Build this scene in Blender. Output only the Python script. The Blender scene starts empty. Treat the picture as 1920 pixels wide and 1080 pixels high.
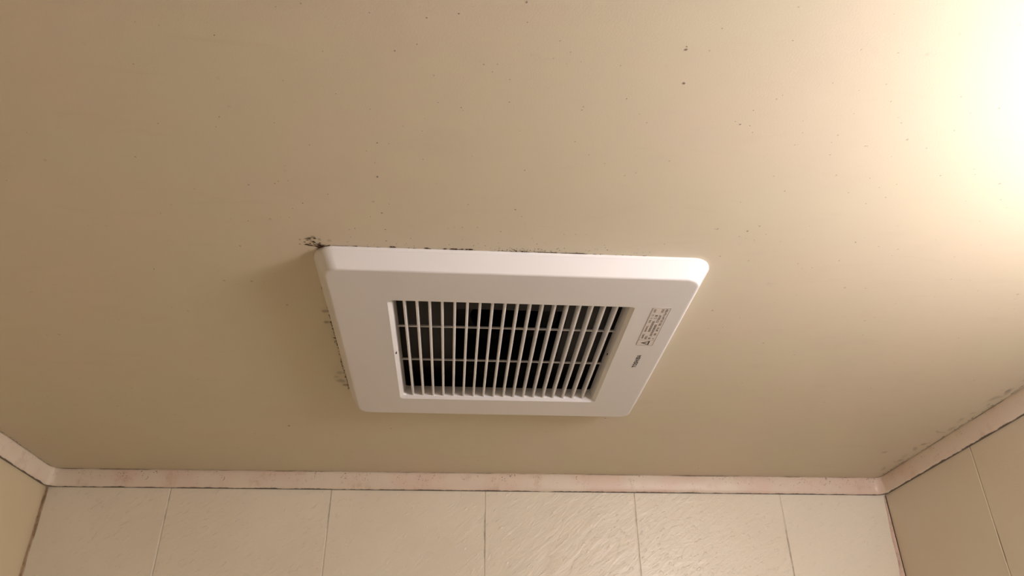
import bpy, bmesh, math, random
from mathutils import Vector, Matrix

S = bpy.context.scene
COL = S.collection

# ---------------------------------------------------------------- camera, world, exposure
CEIL = 2.10                       # ceiling height; the camera is held 0.315 m under it
CAM_Z = CEIL - 0.3147
WL, WR = -0.5369, 0.5855          # left and right wall
WB, WF = 1.0285, -0.62            # back wall, wall behind the camera
cam_data = bpy.data.cameras.new('camera')
cam_data.sensor_width = 36.0
cam_data.lens = 1445.8 / 1920 * 36
cam_data.clip_start = 0.01
cam = bpy.data.objects.new('camera', cam_data)
COL.objects.link(cam)
R = Vector((0.997904, -0.06423675, -0.0078262))
U = Vector((0.05974, -0.5081558, 0.86087386))
W = Vector((0.05927667, 0.8588663, 0.50875825))
U = R.cross(W).normalized()
W = U.cross(R).normalized()
cam.matrix_world = Matrix(((R.x, U.x, -W.x, 0), (R.y, U.y, -W.y, 0), (R.z, U.z, -W.z, CAM_Z), (0, 0, 0, 1)))
S.camera = cam

world = bpy.data.worlds.new('world')
S.world = world
world.use_nodes = True
world.node_tree.nodes['Background'].inputs[0].default_value = (0.9, 0.75, 0.6, 1)
world.node_tree.nodes['Background'].inputs[1].default_value = 0.02
S.view_settings.view_transform = 'Standard'
S.view_settings.look = 'None'
S.view_settings.exposure = 0.0
S.view_settings.gamma = 1.0
S.view_settings.use_curve_mapping = False

LAMP = dict(y=0.13, z=CAM_Z + 0.19, r=0.078, depth=0.125, base=0.03, strength=57.0, color=(1.0, 0.925, 0.955))

# ---------------------------------------------------------------- helpers
def link(name, mesh, mats, parent=None):
    o = bpy.data.objects.new(name, mesh)
    COL.objects.link(o)
    for m in (mats if isinstance(mats, (list, tuple)) else [mats]):
        mesh.materials.append(m)
    if parent: o.parent = parent
    return o

def from_bm(name, bm, mats, parent=None, smooth=None):
    bmesh.ops.recalc_face_normals(bm, faces=bm.faces)
    me = bpy.data.meshes.new(name)
    bm.to_mesh(me); bm.free()
    if smooth is not None:
        for p in me.polygons: p.use_smooth = True
        me.set_sharp_from_angle(angle=math.radians(smooth))
    return link(name, me, mats, parent)

def tag(o, label=None, cat=None, group=None, kind=None):
    if label: o['label'] = label
    if cat: o['category'] = cat
    if group: o['group'] = group
    if kind: o['kind'] = kind
    return o

def box(bm, x0, x1, y0, y1, z0, z1):
    v = [bm.verts.new((x, y, z)) for x in (x0, x1) for y in (y0, y1) for z in (z0, z1)]
    for q in ((0,1,3,2), (4,6,7,5), (0,4,5,1), (2,3,7,6), (0,2,6,4), (1,5,7,3)):
        bm.faces.new([v[i] for i in q])

def prism(bm, pts, y0, y1):
    """extrude an (x,z) outline along y"""
    a = [bm.verts.new((x, y0, z)) for x, z in pts]
    b = [bm.verts.new((x, y1, z)) for x, z in pts]
    n = len(pts)
    for i in range(n):
        bm.faces.new((a[i], a[(i+1) % n], b[(i+1) % n], b[i]))
    bm.faces.new(a); bm.faces.new(b[::-1])

def rrect(x0, x1, y0, y1, r, n=8):
    pts = []
    for cx, cy, a0 in ((x1-r, y1-r, 0), (x0+r, y1-r, 90), (x0+r, y0+r, 180), (x1-r, y0+r, 270)):
        for i in range(n+1):
            a = math.radians(a0 + 90*i/n)
            pts.append((cx + r*math.cos(a), cy + r*math.sin(a)))
    return pts

def loops(bm, rings):
    """bridge a list of rings [(pts, z)] of equal length; returns vertex rings"""
    vr = [[bm.verts.new((x, y, z)) for x, y in pts] for pts, z in rings]
    n = len(vr[0])
    for a, b in zip(vr, vr[1:]):
        for i in range(n):
            bm.faces.new((a[i], a[(i+1) % n], b[(i+1) % n], b[i]))
    return vr

# ---------------------------------------------------------------- materials
class NT:
    def __init__(self, name):
        self.m = bpy.data.materials.new(name); self.m.use_nodes = True
        self.t = self.m.node_tree; self.n = self.t.nodes; self.l = self.t.links
        self.b = self.n['Principled BSDF']; self.out = self.n['Material Output']
    def node(self, kind, **kw):
        n = self.n.new(kind)
        for k, v in kw.items(): setattr(n, k, v)
        return n
    def put(self, sock, val):
        if isinstance(val, bpy.types.NodeSocket): self.l.new(val, sock)
        elif isinstance(val, (tuple, list)) and len(val) == 3 and sock.type == 'RGBA': sock.default_value = (*val, 1)
        else: sock.default_value = val
    def noise(self, vec, scale, detail=2.0, rough=0.5, dist=0.0):
        n = self.node('ShaderNodeTexNoise')
        self.put(n.inputs['Vector'], vec); n.inputs['Scale'].default_value = scale
        n.inputs['Detail'].default_value = detail; n.inputs['Roughness'].default_value = rough
        n.inputs['Distortion'].default_value = dist
        return n.outputs['Fac']
    def ramp(self, v, lo, hi, a=0.0, b=1.0):
        n = self.node('ShaderNodeMapRange'); n.interpolation_type = 'SMOOTHSTEP'
        self.put(n.inputs[0], v)
        for i, q in enumerate((lo, hi, a, b)): n.inputs[i+1].default_value = q
        return n.outputs[0]
    def math(self, op, a, b=0.0):
        n = self.node('ShaderNodeMath', operation=op); self.put(n.inputs[0], a); self.put(n.inputs[1], b)
        return n.outputs[0]
    def mix(self, f, a, b):
        n = self.node('ShaderNodeMix', data_type='RGBA')
        self.put(n.inputs[0], f); self.put(n.inputs[6], a); self.put(n.inputs[7], b)
        return n.outputs[2]
    def mapping(self, rot=(0,0,0), scale=(1,1,1), kind='POINT'):
        tc = self.node('ShaderNodeTexCoord'); mp = self.node('ShaderNodeMapping', vector_type=kind)
        self.l.new(tc.outputs['Object'], mp.inputs[0])
        mp.inputs['Rotation'].default_value = rot; mp.inputs['Scale'].default_value = scale
        return mp.outputs[0]
    def attr(self, name):
        return self.node('ShaderNodeAttribute', attribute_name=name).outputs['Fac']
    def bump(self, h, strength, distance):
        n = self.node('ShaderNodeBump'); self.put(n.inputs['Height'], h)
        n.inputs['Strength'].default_value = strength; n.inputs['Distance'].default_value = distance
        self.l.new(n.outputs[0], self.b.inputs['Normal'])
    def set(self, color=None, rough=None, spec=None, **kw):
        if color is not None: self.put(self.b.inputs['Base Color'], color)
        if rough is not None: self.put(self.b.inputs['Roughness'], rough)
        if spec is not None: self.b.inputs['Specular IOR Level'].default_value = spec
        return self.m

CREAM = (0.68, 0.545, 0.385)
def ceiling_material():
    k = NT('ceiling_paint')
    v = k.mapping()
    c = k.mix(k.ramp(k.noise(v, 7.0, 3), 0.35, 0.65), (0.77, 0.682, 0.535), (0.745, 0.685, 0.525))
    c = k.mix(k.ramp(k.noise(k.mapping((0, 0, 0.5), (1, 2.2, 1)), 13.0, 4, 0.6, 0.6), 0.52, 0.75, 0, 0.35), c, (0.735, 0.635, 0.505))
    c = k.mix(k.ramp(k.noise(k.mapping((0, 0, -0.25), (1.5, 5, 1)), 9.0, 5, 0.65, 1.0), 0.56, 0.78, 0, 0.22), c, (0.63, 0.55, 0.41))
    # faint flecks everywhere
    vo = k.node('ShaderNodeTexVoronoi'); vo.inputs['Scale'].default_value = 95; k.put(vo.inputs['Vector'], v)
    sep = k.node('ShaderNodeSeparateColor'); k.l.new(vo.outputs['Color'], sep.inputs[0])
    pick = k.ramp(sep.outputs[0], 0.80, 1.0, 0, 1)
    fl = k.math('MULTIPLY', k.ramp(vo.outputs['Distance'], 0.05, 0.16, 1, 0), pick)
    fl = k.math('MULTIPLY', fl, k.ramp(k.noise(v, 5, 2), 0.42, 0.62, 0.05, 0.5))
    c = k.mix(fl, c, (0.30, 0.22, 0.15))
    k.bump(k.noise(v, 900, 2), 0.12, 0.0004)
    return k.set(c, 0.55, 0.25)

def mould_material():
    k = NT('mould_stain')
    a = k.attr('fade')
    n = k.noise(k.mapping(), 1400, 3, 0.6)
    f = k.ramp(k.math('ADD', a, k.math('MULTIPLY', k.math('SUBTRACT', n, 0.5), 0.5)), 0.02, 0.95)
    f = k.math('MULTIPLY', f, k.attr('stain'))
    tr = k.node('ShaderNodeBsdfTransparent'); mx = k.node('ShaderNodeMixShader')
    k.set((0.095, 0.050, 0.026), 0.8, 0.05)
    k.put(mx.inputs[0], f); k.l.new(tr.outputs[0], mx.inputs[1]); k.l.new(k.b.outputs[0], mx.inputs[2])
    k.l.new(mx.outputs[0], k.out.inputs[0])
    return k.m

def wall_material(name, strength, color):
    k = NT(name)
    # slate-like embossed panel: ridges running up to the right
    a = k.noise(k.mapping((0, math.radians(-38), 0), (3.6, 3.6, 1.0), 'TEXTURE'), 150, 4, 0.6, 0.7)
    b = k.noise(k.mapping((0, math.radians(-42), 0), (2.4, 2.4, 1.0), 'TEXTURE'), 50, 3, 0.5, 0.5)
    spots = k.ramp(k.noise(k.mapping((0, math.radians(-35), 0), (2.2, 2.2, 1), 'TEXTURE'), 210, 2), 0.60, 0.72)
    h = k.math('ADD', k.math('ADD', k.math('MULTIPLY', a, 0.8), k.math('MULTIPLY', b, 0.9)), k.math('MULTIPLY', spots, 0.45))
    k.bump(h, strength, 0.0028)
    c = k.mix(k.ramp(k.noise(k.mapping(), 9, 3), 0.35, 0.7), color, tuple(q * r for q, r in zip(color, (0.98, 0.955, 0.955))))
    d = k.math('MULTIPLY', k.attr('groove'), k.ramp(k.noise(k.mapping((0, 0, 0), (1, 1, 0.35)), 60, 4, 0.7), 0.47, 0.66, 0.04, 0.70))
    c = k.mix(d, c, (0.16, 0.115, 0.075))
    return k.set(c, 0.31, 0.42)

def trim_material(name, base, dirt):
    k = NT(name)
    across = k.attr('across')
    v = k.mapping()
    n1 = k.noise(v, 60, 4, 0.65)
    n2 = k.noise(v, 420, 3, 0.6)
    c = k.mix(k.ramp(k.noise(v, 16, 3), 0.4, 0.7), base, tuple(q * r for q, r in zip(base, (0.97, 0.87, 0.86))))
    c = k.mix(k.ramp(k.noise(v, 33, 4, 0.7), 0.53, 0.72, 0, 0.5 * dirt), c, (0.55, 0.38, 0.27))
    # specks, more of them towards the ceiling
    up = k.ramp(across, 0.15, 0.85, 1.0, 0.30)
    sp = k.math('MULTIPLY', k.math('MULTIPLY', k.ramp(n2, 0.585, 0.68), k.ramp(n1, 0.47, 0.60)), up)
    c = k.mix(k.math('MULTIPLY', sp, 0.85 * dirt), c, (0.13, 0.075, 0.05))
    # grimy upper edge; lower edge has grime and the gap's shadow in its colour
    w = k.math('MULTIPLY', k.math('SUBTRACT', n1, 0.5), 0.11)
    lo = k.ramp(k.math('ADD', across, w), 0.962, 0.985)
    hi = k.ramp(k.math('ADD', across, w), 0.020, 0.055, 1, 0)
    c = k.mix(k.math('MULTIPLY', lo, 0.85), c, (0.035, 0.022, 0.016))
    hi = k.math('MULTIPLY', hi, k.ramp(k.noise(v, 22, 3), 0.42, 0.60, 0.15, 1))
    c = k.mix(k.math('MULTIPLY', hi, 0.75), c, (0.07, 0.045, 0.03))
    k.bump(k.noise(v, 300, 2), 0.1, 0.0006)
    return k.set(c, 0.4, 0.35)

def plain(name, color, rough=0.5, spec=0.5, var=0.03, scale=40):
    k = NT(name)
    c = k.mix(k.noise(k.mapping(), scale, 3), tuple(q * (1 - var) for q in color), tuple(min(1, q * (1 + var)) for q in color))
    return k.set(c, rough, spec)

def caulk_material(name, base, dark, lo, hi):
    k = NT(name)
    n = k.noise(k.mapping((0, 0, 0), (1, 1, 0.6)), 70, 5, 0.7)
    c = k.mix(k.ramp(n, lo, hi), base, dark)
    return k.set(c, 0.6, 0.3)

M_CEIL = ceiling_material()
M_MOULD = mould_material()
M_WALL = wall_material('embossed_wall_panel', 0.40, (0.80, 0.74, 0.60))
M_SIDE = wall_material('smooth_wall_panel', 0.08, (0.77, 0.69, 0.55))
M_LEFT = wall_material('left_wall_panel', 0.08, (0.77, 0.675, 0.46))
M_FRONT = wall_material('brown_wall_panel', 0.05, (0.20, 0.125, 0.07))  # unseen front wall, made dark to lessen light bounced onto the ceiling
M_TRIM = trim_material('pinkish_trim', (0.755, 0.66, 0.54), 1.0)
M_TRIM2 = trim_material('tan_trim', (0.80, 0.69, 0.58), 0.6)
M_TRIM3 = trim_material('pale_trim', (0.90, 0.80, 0.67), 0.5)
M_GAP = plain('black_line', (0.03, 0.02, 0.014), 0.9, 0.1)  # near-black line along the right upright corner
M_FLOOR = plain('floor_vinyl', (0.45, 0.40, 0.34), 0.5, 0.4, 0.08, 12)
M_WHITE = plain('white_plastic', (0.81, 0.80, 0.79), 0.32, 0.5, 0.006, 20)
M_DARK = plain('dark_grey_plastic', (0.032, 0.029, 0.027), 0.55, 0.4, 0.15, 60)
M_BLACK = plain('black_plastic', (0.012, 0.011, 0.010), 0.6, 0.3, 0.1, 60)
M_LABEL = plain('label_film', (0.80, 0.75, 0.70), 0.4, 0.4, 0.01, 60)
M_INK = plain('grey_ink', (0.16, 0.125, 0.105), 0.6, 0.2, 0.25, 500)
M_LINE = plain('label_outline_ink', (0.33, 0.27, 0.24), 0.6, 0.2, 0.1, 500)
M_LOGO = plain('black_ink', (0.02, 0.017, 0.017), 0.5, 0.3, 0.1, 300)
M_BASE = plain('lamp_base_white', (0.75, 0.73, 0.70), 0.4, 0.5)
k = NT('lamp_diffuser'); k.set((0.9, 0.88, 0.85), 0.4)
k.b.inputs['Emission Color'].default_value = (*LAMP['color'], 1)
k.b.inputs['Emission Strength'].default_value = LAMP['strength']
M_GLOW = k.m

# ---------------------------------------------------------------- the wall lamp that lights the room
def build_lamp():
    root = bpy.data.objects.new('wall_lamp', None); COL.objects.link(root)
    root.location = (WR, LAMP['y'], LAMP['z'])
    tag(root, 'round frosted wall lamp on the right wall close under the ceiling', 'lamp')
    def turn(prof, n=48):
        bm = bmesh.new(); rings = []
        for d, r in prof:
            if r < 1e-6: rings.append([bm.verts.new((-d, 0, 0))])
            else: rings.append([bm.verts.new((-d, r*math.cos(2*math.pi*i/n), r*math.sin(2*math.pi*i/n))) for i in range(n)])
        for a, b in zip(rings, rings[1:]):
            for i in range(n):
                j = (i+1) % n
                f = [a[i % len(a)], a[j % len(a)], b[j % len(b)], b[i % len(b)]]
                f = list(dict.fromkeys(f))
                if len(f) > 2: bm.faces.new(f)
        return bm
    r, b, d = LAMP['r'], LAMP['base'], LAMP['depth']
    from_bm('base_plate', turn([(0, 0), (0, r+.008), (b-.004, r+.008), (b, r+.004), (b, 0)]), M_BASE, root, 40)
    prof = [(b, r)] + [(b + d*math.sin(math.pi/2*i/12), r*math.cos(math.pi/2*i/12)) for i in range(1, 12)] + [(b+d, 0)]
    from_bm('glass_diffuser', turn(prof), M_GLOW, root, 60)
build_lamp()

# ---------------------------------------------------------------- room shell
GX, GY, GROT = 0.03511, 0.62811, 0.00718      # fan centre on the ceiling
HA = 0.150                                    # half its width
def to_ceiling(x, y):
    c, s = math.cos(GROT), math.sin(GROT)
    return GX + c*x - s*y, GY + s*x + c*y

# mould specks on the ceiling: x, y, radius (tenths of a millimetre), darkness (%)
SPECKS = [(-73,2632,7,80), (-234,2666,6,80), (-1325,2840,6,80), (-1586,2792,5,40), (-408,2892,6,80), (-289,2841,5,80), (63,2960,5,80), (112,3011,4,80), (-55,3294,5,80),
(-45,3318,4,80), (-187,3259,4,80), (-1456,3447,5,80), (-1828,3524,5,80), (-1497,3535,4,80), (-1033,3139,5,40), (-757,3224,4,80), (-578,3335,4,80), (-563,3624,7,80),
(-492,3628,4,80), (-634,3702,4,80), (-396,3467,5,40), (-286,3502,4,80), (-589,3951,10,80), (-1431,4079,7,80), (-1258,4056,6,80), (-1168,4023,7,40), (-932,4154,6,80),
(-1114,4261,6,80), (-1234,4432,5,80), (-1193,4328,5,80), (-533,4238,5,80), (-592,4345,8,80), (-1,4216,5,80), (-1527,4489,5,80), (-2383,5160,7,40), (-1656,4807,12,40),
(-977,2643,6,40), (-849,2615,5,80), (-837,4556,8,40), (-839,4650,5,80), (-871,4717,5,80), (-588,4688,7,80), (-409,4644,5,80), (-445,4711,5,80), (-583,4543,7,80), (-93,4490,6,40),
(-40,4487,7,40), (69,4482,7,40), (-140,4503,5,40), (205,4758,5,80), (-2626,3644,5,40), (218,3234,5,80), (210,3060,4,80), (136,2954,4,80), (-1,2587,3,80), (-518,2652,5,80),
(261,2544,7,80), (275,2666,5,80), (454,2775,6,40), (518,2849,6,40), (800,2926,6,40), (1124,2797,10,80), (1123,2776,6,80), (1251,2796,7,40), (1176,3035,10,80), (881,3171,5,80),
(645,3249,7,40), (640,3275,5,80), (636,3546,7,40), (979,3287,5,40), (1558,3319,5,80), (1593,3342,7,80), (1655,3350,5,80), (1632,3221,5,80), (1734,3125,7,40), (1758,3093,5,40),
(1955,3292,5,40), (1993,3392,6,40), (1987,3502,6,40), (2003,3497,4,40), (2214,3401,7,40), (2426,3488,8,40), (2438,3487,6,40), (2242,3580,7,40), (2367,3773,9,40), (1965,3806,7,40),
(2002,2985,6,40), (2053,2743,6,40), (2260,2754,6,40), (1067,3820,7,40), (1254,3694,7,40), (739,3663,6,40), (852,3739,6,40), (353,3835,6,80), (2599,3790,6,40), (2806,3846,6,40),
(2706,3882,6,40), (2802,3987,8,40), (1775,4411,11,40), (1999,4425,10,80), (2064,4359,10,40), (1961,4495,7,40), (2085,4536,7,40), (2147,4458,7,40), (2840,4524,8,80),
(3038,4570,7,40), (3199,4598,7,40), (2655,3417,10,40), (2545,3275,7,40), (2815,3486,7,40), (3227,3664,7,40), (3265,3718,7,40), (3484,3800,11,40), (3597,3968,8,40),
(2897,3323,8,40), (3053,3124,8,40), (2396,3107,7,40), (2305,2978,6,40), (2779,3048,7,40), (2136,4812,9,40), (1900,4761,9,40), (321,4256,8,80), (691,4535,7,40), (775,4531,7,40),
(-2386,5168,7,40), (-2439,5773,6,40), (2087,5597,9,80), (2362,5714,6,40), (2698,5305,6,40), (3588,5399,6,40), (3528,5645,6,40), (4482,5994,8,40), (3116,6415,10,40),
(5179,6914,11,40), (3887,7558,12,40), (4213,7156,8,40), (2564,5437,5,40), (-1978,8525,19,80), (-825,8561,15,50), (1601,8133,15,60), (985,8590,10,60), (5660,9513,11,80),
(5349,9161,48,25), (1866,5262,8,70)]

def build_ceiling():
    rnd = random.Random(7)
    bm = bmesh.new()
    fade = bm.verts.layers.float.new('fade'); dens = bm.verts.layers.float.new('stain')
    hole = 0.112
    o = [(WL-.05, WF-.05), (WR+.05, WF-.05), (WR+.05, WB+.05), (WL-.05, WB+.05)]
    i_ = [to_ceiling(x, y) for x, y in ((-hole, -hole), (hole, -hole), (hole, hole), (-hole, hole))]
    a = [bm.verts.new((x, y, CEIL)) for x, y in o]; b = [bm.verts.new((x, y, CEIL)) for x, y in i_]
    at = [bm.verts.new((x, y, CEIL+.01)) for x, y in o]; bt = [bm.verts.new((x, y, CEIL+.01)) for x, y in i_]
    for q in range(4):
        w = (q+1) % 4
        bm.faces.new((a[q], b[q], b[w], a[w])); bm.faces.new((at[q], at[w], bt[w], bt[q]))
        bm.faces.new((a[q], a[w], at[w], at[q])); bm.faces.new((b[q], bt[q], bt[w], b[w]))
    bmesh.ops.recalc_face_normals(bm, faces=bm.faces)
    zc = [CEIL - 0.00015]
    def blot(x, y, r, d, el=1.0, ang=0.0):
        zc[0] -= 2e-7
        n = 12; ca, sa = math.cos(ang), math.sin(ang)
        c = bm.verts.new((x, y, zc[0])); c[fade] = 1.0; c[dens] = d
        rings = []
        wob = [1 + rnd.uniform(-.22, .22) for _ in range(n)]
        for rr, f in ((0.55, 0.62), (1.0, 0.0)):
            ring = []
            for i in range(n):
                t = 2*math.pi*i/n
                u, v = r*rr*wob[i]*math.cos(t)*el, r*rr*wob[i]*math.sin(t)/max(1, el**.5)
                p = bm.verts.new((x + u*ca - v*sa, y + u*sa + v*ca, zc[0])); p[fade] = f; p[dens] = d
                ring.append(p)
            rings.append(ring)
        fs = []
        for i in range(n):
            j = (i+1) % n
            fs.append(bm.faces.new((c, rings[0][j], rings[0][i])))
            fs.append(bm.faces.new((rings[0][i], rings[0][j], rings[1][j], rings[1][i])))
        for f in fs:
            f.material_index = 1
            if f.normal.z > 0: f.normal_flip()
    for x, y, r, d in SPECKS:
        blot(x*1e-4, y*1e-4, r*1.1e-4, d/100*.8, rnd.uniform(1, 1.25), rnd.uniform(0, 3.1))
    # tiny scattered flecks
    for _ in range(260):
        x, y = rnd.uniform(-.30, .5), rnd.uniform(.22, .85)
        if rnd.random() < (.45 if x < -.05 else 0) or (y > .6 and rnd.random() < .75): continue
        blot(x, y, rnd.uniform(.0004, .0008), rnd.uniform(.15, .5))
    # mould creeping out from under the fan's rim: near edge
    def rim(x, off, r, d, el=1.0, ang=0.0):
        px, py = to_ceiling(x, -HA - off); blot(px, py, r, d, el, ang + GROT)
    for _ in range(60):
        x = rnd.uniform(-.142, .10); rim(x, rnd.uniform(-.0004, .0008), rnd.uniform(.0004, .0011), rnd.uniform(.4, .9), rnd.uniform(1, 4))
    for x in (-.092, -.090, -.066, -.0525, -.0475, -.046, -.0445, -.040, -.0365, -.0345, -.033):
        rim(x, .0010, .0014, .95, rnd.uniform(1, 1.5))
    for _ in range(70):
        x = rnd.gauss(.012, .018); rim(x, abs(rnd.gauss(0, .004)), rnd.uniform(.0004, .0009), rnd.uniform(.35, .85))
    for _ in range(26):
        x = rnd.uniform(-.008, .055); rim(x, rnd.uniform(-.0005, .0006), .0012, .95, 4)
    for x in (.062, .072, .083, .094): rim(x, -.0003, .0011, .6, 5)
    for x in (-.135, -.125, -.115, -.105): rim(x, -.0004, .0009, .85, 6)
    for _ in range(45):
        rim(rnd.uniform(-.13, .10), abs(rnd.gauss(.006, .008)), rnd.uniform(.0004, .0008), rnd.uniform(.2, .6))
    # black tuft at the corner of the rim
    for _ in range(36):
        t = rnd.random()
        cx, cy = -.139 - .012*t + rnd.gauss(0, .0022), -.148 - .010*t*rnd.random() + rnd.gauss(0, .0014)
        px, py = to_ceiling(cx, cy); blot(px, py, rnd.uniform(.0007, .0016), rnd.uniform(.6, 1), rnd.uniform(1, 3), rnd.uniform(-.4, 1.2))
    for q in range(10):
        t = q/9; px, py = to_ceiling(-.1445 + .006*t, -.1452 - .004*t); blot(px, py, .0016, 1.0, 2.2, -.7)
    for cx, cy, r, d in ((-.150, -.158, .0016, .8), (-.154, -.154, .0012, .7), (-.158, -.151, .0010, .6), (-.146, -.159, .0015, .9), (-.1475, -.1545, .0018, 1),
                         (-.143, -.158, .002, .3), (-.147, -.161, .0022, .3), (-.157, -.157, .0009, .6), (-.136, -.157, .0022, .2)):
        px, py = to_ceiling(cx, cy); blot(px, py, r, d)
    # left edge
    for _ in range(95):
        y = rnd.choice((rnd.uniform(-.10, .12), rnd.gauss(-.015, .03), rnd.gauss(-.01, .02)))
        px, py = to_ceiling(-HA - abs(rnd.gauss(0, .0016)) + .0012, y); blot(px, py, rnd.uniform(.0006, .0016), rnd.uniform(.3, .85), rnd.uniform(1, 3.2), 1.57 + rnd.gauss(0, .3))
    for y in (-.042, -.030, -.024, -.018, -.010, .0, .006, .012, .02):
        px, py = to_ceiling(-HA - .0006, y); blot(px, py, .0017, .95, 2, 1.5)
    for q in range(14):
        y = .045 + q*.005; px, py = to_ceiling(-HA - .0006 - .0015*rnd.random(), y); blot(px, py, .0013, .5, 3, 1.6)
    for cx, cy, r, d in ((-.156, .075, .005, .22), (-.157, .095, .006, .25), (-.154, .105, .004, .35), (-.161, .085, .004, .15), (-.154, -.05, .004, .25), (-.155, -.03, .004, .25)):
        px, py = to_ceiling(cx, cy); blot(px, py, r, d)
    # smudges beside the trim in the far right corner and on the left trim
    for t in range(26):
        blot(WR - .012 - abs(rnd.gauss(0, .006)), WB - .02 - rnd.uniform(0, .36), rnd.uniform(.002, .006), rnd.uniform(.06, .22), rnd.uniform(1, 2.2), 1.57 + rnd.gauss(0, .3))
    for q in range(60):
        y = rnd.uniform(.02, .38); blot(WR - .0075 - rnd.uniform(-.0006, .0012), WB - y, rnd.uniform(.0005, .0014), rnd.uniform(.2, .8), rnd.uniform(1.5, 5), 1.57)
    for q in range(110):
        blot(rnd.uniform(WL + .015, WR - .015), WB - .0065 + rnd.uniform(-.001, .0004), rnd.uniform(.0005, .0011), rnd.uniform(.15, .7), rnd.uniform(2, 7), 0)
    for q in range(34):
        blot(WL + .0065 + rnd.uniform(-.0005, .001), WB - rnd.uniform(.015, .3), rnd.uniform(.0006, .0013), rnd.uniform(.3, .9), rnd.uniform(1.5, 5), 1.57)
    me = bpy.data.meshes.new('ceiling'); bm.to_mesh(me); bm.free()
    tag(link('ceiling', me, [M_CEIL, M_MOULD]), 'cream painted ceiling speckled with mould around the square ventilation fan', kind='structure')
build_ceiling()

def grooved_wall(name, a, b, joints, inward, mat, label):
    """vertical wall from a to b (plan points) with V joints at the given distances from a"""
    bm = bmesh.new(); gr = bm.verts.layers.float.new('groove')
    d = (b - a); L = d.length; d.normalize()
    prof = [(0, 0, 0)]
    for j in joints:
        prof += [(j-.0014, 0, 0), (j-.0009, .0003, .4), (j-.0003, .0011, 1), (j+.0003, .0011, 1), (j+.0009, .0003, .4), (j+.0014, 0, 0)]
    prof.append((L, 0, 0))
    lo, hi = [], []
    for s, dep, g in prof:
        p = a + d*s - inward*dep
        for z, row in ((0, lo), (CEIL, hi)):
            v = bm.verts.new((p.x, p.y, z)); v[gr] = g; row.append(v)
    back = [bm.verts.new((p.x, p.y, z)) for p in (a - inward*.04, b - inward*.04) for z in (0, CEIL)]
    for i in range(len(lo)-1): bm.faces.new((lo[i], lo[i+1], hi[i+1], hi[i]))
    bm.faces.new((back[0], back[1], back[3], back[2]))
    bm.faces.new([back[0]] + lo + [back[2]]); bm.faces.new([back[1]] + hi + [back[3]])
    bm.faces.new((back[0], lo[0], hi[0], back[1])); bm.faces.new((back[2], lo[-1], hi[-1], back[3]))
    return tag(from_bm(name, bm, mat), label, kind='structure')

V2 = lambda x, y: Vector((x, y, 0))
grooved_wall('wall_back', V2(WL, WB), V2(WR, WB), [x - WL for x in (-0.3789, -0.1714, 0.0322, 0.2338, 0.4359)], V2(0, -1), M_WALL, 'cream wall of embossed slate-look panels with vertical joints')
grooved_wall('wall_left', V2(WL, WF), V2(WL, WB), [.35, .84], V2(1, 0), M_LEFT, 'cream left bathroom wall under the trim')
grooved_wall('wall_right', V2(WR, WF), V2(WR, WB), [.825 - WF - .2035*i for i in range(7)][::-1], V2(-1, 0), M_SIDE, 'cream right bathroom wall with one visible joint')
grooved_wall('wall_front', V2(WL, WF), V2(WR, WF), [.25, .55, .85], V2(0, 1), M_FRONT, 'unseen wall behind the viewer, coloured dark brown to cut bounced light')
bm = bmesh.new(); box(bm, WL-.04, WR+.04, WF-.04, WB+.04, -.05, 0)
tag(from_bm('floor', bm, M_FLOOR), 'plain grey-beige bathroom floor', kind='structure')

# ---------------------------------------------------------------- ceiling trim (cove strip) with rounded inside corners
def build_trims():
    r = 0.016
    def path():
        pts = []                          # (x, y, nx, ny) centre line on the wall plane, n = away from wall
        n = 60
        for i in range(n+1): pts.append((WL, WF + (WB - r - WF)*i/n, 1, 0))
        for i in range(1, 9):
            t = math.radians(180 - 90*i/8); pts.append((WL + r + r*math.cos(t), WB - r + r*math.sin(t), -math.cos(t), -math.sin(t)))
        a = len(pts) - 5
        for i in range(1, n+1): pts.append((WL + r + (WR - WL - 2*r)*i/n, WB, 0, -1))
        b0 = len(pts)
        for i in range(1, 9):
            t = math.radians(90 - 90*i/8); pts.append((WR - r + r*math.cos(t), WB - r + r*math.sin(t), -math.cos(t), -math.sin(t)))
        b = b0 + 3
        for i in range(1, n+1): pts.append((WR, WB - r - (WB - r - WF)*i/n, -1, 0))
        return pts, a, b
    pts, a, b = path()
    # (away from wall, under the ceiling, across 0 top .. 1 bottom)
    prof = [(.0048, .0, 0), (.0056, .0012, .05), (.0062, .003, .12), (.0064, .008, .35), (.0058, .014, .6), (.0046, .0195, .84), (.0036, .0222, .95), (.0024, .0232, .985), (.0005, .0234, 1)]
    for name, lo, hi, mat, label in (('trim_1', 0, a, M_TRIM3, 'pale pinkish strip between ceiling and left wall'),
                                     ('trim_2', a, b, M_TRIM, 'mould-specked pinkish strip between ceiling and panelled back wall'),
                                     ('trim_3', b, len(pts)-1, M_TRIM2, 'tan strip between ceiling and right wall')):
        bm = bmesh.new(); ac = bm.verts.layers.float.new('across')
        rows = []
        for x, y, nx, ny in pts[lo:hi+1]:
            row = []
            for off, dn, t in prof:
                v = bm.verts.new((x + nx*off, y + ny*off, CEIL - dn)); v[ac] = t; row.append(v)
            for off, dn in ((.0003, .0234), (.0003, 0)):
                v = bm.verts.new((x + nx*off, y + ny*off, CEIL - dn)); v[ac] = 1; row.append(v)
            rows.append(row)
        m = len(rows[0])
        for p, q in zip(rows, rows[1:]):
            for i in range(m): bm.faces.new((p[i], p[(i+1) % m], q[(i+1) % m], q[i]))
        bm.faces.new(rows[0]); bm.faces.new(rows[-1])
        tag(from_bm(name, bm, mat, None, 35), label, kind='structure')
build_trims()

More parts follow.
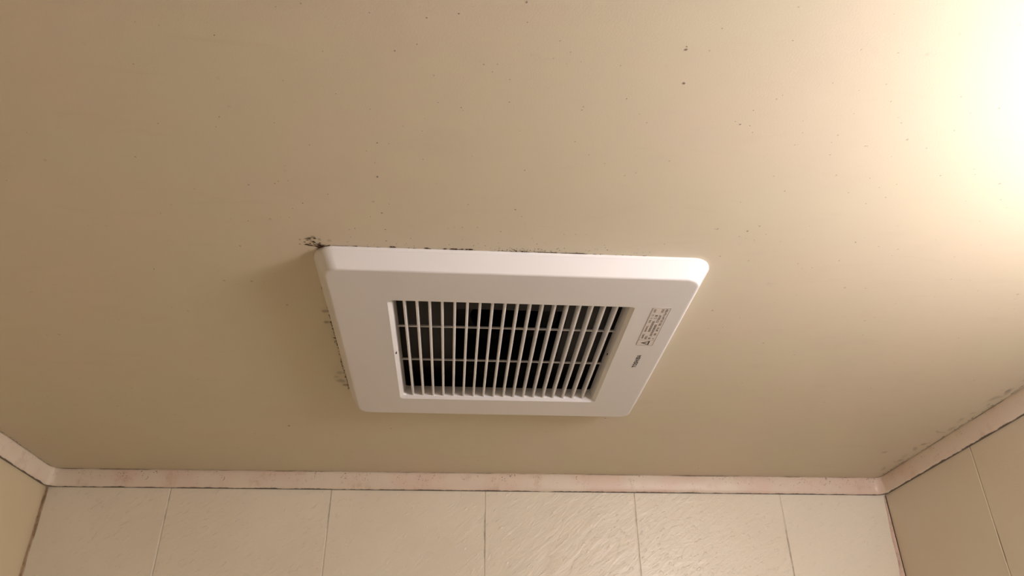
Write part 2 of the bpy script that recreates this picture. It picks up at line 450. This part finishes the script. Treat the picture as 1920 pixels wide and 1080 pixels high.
# sealant in the two upright corners
def caulk(name, x, sgn, w, mat, label, dark_line):
    bm = bmesh.new(); rnd = random.Random(3)
    n = 140; rows = []
    for i in range(n+1):
        z = (CEIL - .0236) * (1 - i/n); k = 1 + rnd.uniform(-.18, .18)
        if not dark_line: k *= 1.0
        grow = min(1, .35 + i/8) if dark_line else 1
        rows.append([bm.verts.new(p) for p in ((x, WB, z), (x + sgn*w*k*grow, WB - .0002, z), (x + sgn*w*.75*k*grow, WB - .0012, z), (x + sgn*.0011, WB - w*.20, z), (x + sgn*.0003, WB - w*(.30 - .10*dark_line), z), (x, WB - w*(.32 - .11*dark_line), z))])
    for p, q in zip(rows, rows[1:]):
        for i in range(5):
            f = bm.faces.new((p[i], p[i+1], q[i+1], q[i])); f.material_index = 1 if (dark_line and i >= 3) else 0
    tag(from_bm(name, bm, [mat, M_GAP]), label, kind='structure')
M_CAULK_L = caulk_material('brown_stained_sealant', (0.52, 0.38, 0.25), (0.25, 0.17, 0.10), 0.38, 0.62)
M_CAULK_R = caulk_material('pinkish_sealant', (0.66, 0.49, 0.39), (0.40, 0.28, 0.20), 0.5, 0.72)
caulk('trim_4', WL, 1, .0040, M_CAULK_L, 'brown stained sealant strip in the left upright corner', False)
caulk('trim_5', WR, -1, .0068, M_CAULK_R, 'pinkish sealant strip in the right upright corner', True)

# ---------------------------------------------------------------- the ventilation fan
fan = bpy.data.objects.new('ventilation_fan', None); COL.objects.link(fan)
fan.location = (GX, GY, CEIL); fan.rotation_euler = (0, 0, GROT)
tag(fan, 'square white ceiling ventilation fan with a slatted grille and a warning label', 'ventilation fan')

H = 0.0151                                    # how far the face stands below the ceiling
OX0, OX1, OY0, OY1 = -.0975, .0996, -.0979, .1019
CH, CD = .0031, .0025                         # chamfer of the opening
def panel():
    bm = bmesh.new(); a = HA; n = 8
    sq = lambda e, r: rrect(-e, e, -e, e, r, n)
    op = lambda i, r: rrect(OX0+i, OX1-i, OY0+i, OY1-i, r, n)
    rings = [(sq(a-.0022, .014), 0.0), (sq(a-.0004, .0158), 0.0), (sq(a, .016), -.0003), (sq(a, .016), -.0020), (sq(a-.0005, .0156), -.0028), (sq(a-.0012, .0150), -.0034),
             (sq(a-.0078, .0118), -H+.0010), (sq(a-.0084, .0114), -H+.00035), (sq(a-.0093, .0108), -H), (sq(a-.0105, .010), -H),
             (op(-.0012, .0055), -H), (op(0, .0050), -H), (op(CH-.0001, .0032), -H+CD-.0001), (op(CH+.0001, .003), -H+CD+.0003),
             (op(CH+.0020, .003), -H+CD+.0095), (op(CH+.0004, .004), -H+CD+.0100), (op(CH-.003, .005), -H+CD+.003), (op(CH-.005, .006), -H+CD+.0005), (sq(a-.0105, .010), -H+CD+.0005), (sq(a-.0022, .014), 0.0)]
    loops(bm, rings)
    bmesh.ops.remove_doubles(bm, verts=bm.verts, dist=1e-6)
    return bm
fp = from_bm('front_panel', panel(), M_WHITE, fan, 36)
wn = fp.modifiers.new('weighted_normal', 'WEIGHTED_NORMAL'); wn.keep_sharp = True; wn.weight = 90

# 18 slats
SL = -H + CD                                   # lower edge of the slats
def slat_mesh():
    bm = bmesh.new(); w, t, d = .00115, .0008, .0090
    prism(bm, [(-w+.0006, SL), (w-.0006, SL), (w-.00022, SL+.0003), (w, SL+.0009), (t, SL+d), (-t, SL+d), (-w, SL+.0009), (-w+.00022, SL+.0003)], OY0+CH-.0001, OY1-CH+.0001)
    return bm
proto = from_bm('slat', slat_mesh(), M_WHITE, fan, 25)
for i in range(18):
    o = proto if i == 0 else proto.copy()
    if i: COL.objects.link(o); o.parent = fan
    o.location.x = -.0848 + .01007*i

for y in (-.0375, .0288):
    bm = bmesh.new()
    box(bm, OX0+CH, OX1-CH, y-.0010, y+.0010, SL+.0066, SL+.0079)
    from_bm('crossbar', bm, M_WHITE, fan)

# dark spring slots in the rim, left and right
def slot(x, y, z, s):
    bm = bmesh.new()
    pts = [(.0034*math.cos(t)*1.0, .0017*math.sin(t)*(1+.4*math.cos(t))) for t in [2*math.pi*i/14 for i in range(14)]]
    a = [bm.verts.new((x - s*.0004 - s*v*.6, y + u, z + v)) for u, v in pts]
    b = [bm.verts.new((x + s*.0008 - s*v*.6, y + u, z + v)) for u, v in pts]
    bm.faces.new(a); bm.faces.new(b[::-1])
    for i in range(14): bm.faces.new((a[i], a[(i+1) % 14], b[(i+1) % 14], b[i]))
    tag(from_bm('spring_slot', bm, M_BLACK, fan), 'small black slot in the white rim')
slot(OX0 + CH - .0009, -.0015, SL, -1)
slot(OX1 - CH, .0022, SL + .0030, 1)

# sticker
def sticker():
    x0, x1, y0, y1 = .1138, .1290, -.0984, -.0305
    z = -H
    bm = bmesh.new(); pts = rrect(x0, x1, y0, y1, .0012, 5)
    vr = loops(bm, [(pts, z + .00002), (pts, z - .00012)]); bm.faces.new(vr[1])
    st = tag(from_bm('warning_label', bm, M_LABEL, fan), 'off-white warning label printed in grey')
    # printed frame lines
    bm = bmesh.new()
    zf = z - .00016
    o_, i_ = rrect(x0+.0002, x1-.0002, y0+.0002, y1-.0002, .0011, 5), rrect(x0+.0006, x1-.0006, y0+.0006, y1-.0006, .0008, 5)
    loops(bm, [(o_, zf), (i_, zf)])
    def rect(bm, u0, u1, v0, v1, zz):         # u along the reading direction (towards -y), v across the lines
        bm.faces.new([bm.verts.new((x0 + v, y1 - u, zz)) for u, v in ((u0, v0), (u1, v0), (u1, v1), (u0, v1))])
    rect(bm, .0103, .0107, .0005, .0147, zf)
    from_bm('frame_line', bm, M_LINE, st)
    # small print: rows of dense strokes
    bm = bmesh.new(); rnd = random.Random(5)
    U = lambda y: (825 - y)/685*.0566 + .0108
    rows = [(.0028, .0020, [(800,690,.8),(640,500,.8),(450,385,.8),(360,345,.5),(330,318,.4),(300,275,.9),(230,165,.8)]),
            (.0060, .0023, [(805,735,1),(640,410,1.0),(360,325,.6),(312,284,1)]),
            (.0092, .0023, [(805,765,1),(740,480,1.0),(440,280,.85),(237,160,1)]),
            (.0124, .0022, [(805,780,.6),(715,670,1),(625,540,.7),(505,450,1),(430,300,.75),(290,160,.75)])]
    for v0, h, segs in rows:
        for ya, yb, dens in segs:
            u, ue = U(ya), U(yb)
            while u < ue:
                w = min(h*.92, max(.0006, ue - u))
                for q in range(3):            # strokes of one character
                    if rnd.random() < dens: 
                        vv = v0 - h/2 + h*(q + .12)/3; rect(bm, u + rnd.uniform(0, .25)*w, u + w*rnd.uniform(.75, .95), vv, vv + h*.17, zf)
                for q in range(3):
                    if rnd.random() < dens*.8:
                        uu = u + w*(q + .15)/3; rect(bm, uu, uu + w*.15, v0 - h/2 + rnd.uniform(0, .3)*h, v0 + h/2 - rnd.uniform(0, .3)*h, zf - .00001)
                u += h*.97
    from_bm('label_print', bm, M_INK, st)
    # warning triangle, apex to the left
    bm = bmesh.new()
    ap, b0, b1 = (.0052, .0034), (.0012, .0110), (.0092, .0110)
    c = tuple((p + q + r)/3 for p, q, r in zip(ap, b0, b1))
    def tri(f): return [(x0 + c[1] + (v - c[1])*f, y1 - c[0] - (u - c[0])*f) for u, v in (ap, b0, b1)]
    loops(bm, [(tri(1.0), zf), (tri(.58), zf)])
    rect(bm, .0048, .0056, .0063, .0086, zf); rect(bm, .0048, .0056, .0090, .0097, zf)
    from_bm('warning_triangle', bm, M_LOGO, st)
sticker()

# maker's lettering, reading away from the wall
def lettering():
    # each letter as strokes in a cell 0..1 wide, 0..1 tall
    L = {'T': [[(0, .9), (1, .9)], [(.5, .9), (.5, 0)]],
         'O': [[(.12, .3), (.12, .7), (.3, .9), (.7, .9), (.88, .7), (.88, .3), (.7, .1), (.3, .1), (.12, .3)]],
         'S': [[(.92, .80), (.75, .91), (.28, .91), (.12, .77), (.14, .60), (.30, .53), (.72, .47), (.88, .36), (.88, .22), (.72, .09), (.25, .09), (.06, .2)]],
         'H': [[(.12, 0), (.12, 1)], [(.88, 0), (.88, 1)], [(.12, .5), (.88, .5)]],
         'I': [[(.5, 0), (.5, 1)]],
         'B': [[(.12, 0), (.12, 1)], [(.12, .91), (.68, .91), (.84, .80), (.84, .63), (.68, .53), (.12, .53)], [(.68, .53), (.90, .40), (.90, .22), (.74, .09), (.12, .09)]],
         'A': [[(.04, 0), (.46, 1)], [(.96, 0), (.54, 1)], [(.2, .3), (.8, .3)]]}
    bm = bmesh.new(); z = [-H - .0001]
    hgt, pos = .0036, .0153
    for ch in 'TOSHIBA':
        w = .0012 if ch == 'I' else .0034
        lw = .00082
        for path in L[ch]:
            P = [Vector((.1236 - hgt*v, pos - w*u)) for u, v in path]
            for a, b in zip(P, P[1:]):
                d = (b - a).normalized()*lw*.32; n = Vector((-d.y, d.x)).normalized()*lw/2
                if len(path) == 2: d = d*0
                z[0] -= 1e-7
                bm.faces.new([bm.verts.new((q.x, q.y, z[0])) for q in (a-d+n, a-d-n, b+d-n, b+d+n)])
        pos -= w + .00072
    tag(from_bm('brand_lettering', bm, M_LOGO, fan), 'black capital lettering on the white panel')
lettering()

# inside: housing, orifice plate, impeller
bm = bmesh.new()
E_ = .108
pts = rrect(-E_, E_, -E_, E_, .006, 4)
vr = loops(bm, [(pts, -.003), (pts, .13)]); bm.faces.new(vr[1])
pts2 = rrect(-E_-.0015, E_+.0015, -E_-.0015, E_+.0015, .006, 4)
vr2 = loops(bm, [(pts2, -.003), (pts2, .1315)]); bm.faces.new(vr2[1])
n_ = len(pts)
for i in range(n_): bm.faces.new((vr[0][i], vr2[0][i], vr2[0][(i+1) % n_], vr[0][(i+1) % n_]))
from_bm('fan_housing', bm, M_BLACK, fan, 30)
bm = bmesh.new()
PX0, PX1, PY0, PY1 = -.0457, .0560, -.0330, .100
loops(bm, [(rrect(-E_, E_, -E_, E_, .006, 6), .015), (rrect(PX0, PX1, PY0, PY1, .006, 6), .015), (rrect(PX0, PX1, PY0, PY1, .006, 6), .030), (rrect(PX0-.002, PX1+.002, PY0-.002, PY1+.002, .007, 6), .030), (rrect(PX0-.002, PX1+.002, PY0-.002, PY1+.002, .007, 6), .017), (rrect(-E_, E_, -E_, E_, .006, 6), .017)])
from_bm('orifice_plate', bm, M_DARK, fan, 30)
bm = bmesh.new()
cx, cy = .005, .033; nb = 30
for i in range(nb):
    t = 2*math.pi*i/nb
    arc = [(.036 + .014*j/4, t + .10*j/4 + .05*(j/4)**2) for j in range(5)]
    lo = [bm.verts.new((cx + r*math.cos(s), cy + r*math.sin(s), .045)) for r, s in arc]
    hi = [bm.verts.new((cx + r*math.cos(s), cy + r*math.sin(s), .100)) for r, s in arc]
    for j in range(4): bm.faces.new((lo[j], lo[j+1], hi[j+1], hi[j]))
ring = lambda r: [(cx + r*math.cos(2*math.pi*i/40), cy + r*math.sin(2*math.pi*i/40)) for i in range(40)]
loops(bm, [(ring(.0355), .044), (ring(.0505), .044), (ring(.0505), .047), (ring(.0355), .047), (ring(.0355), .044)])
loops(bm, [(ring(.001), .100), (ring(.0505), .100), (ring(.0505), .103), (ring(.001), .103)])
from_bm('impeller', bm, M_BLACK, fan, 30)
bm = bmesh.new()
vr = loops(bm, [(ring(.004), .060), (ring(.011), .061), (ring(.014), .066), (ring(.016), .100)]); bm.faces.new(vr[0])
from_bm('motor_hub', bm, M_DARK, fan, 30)
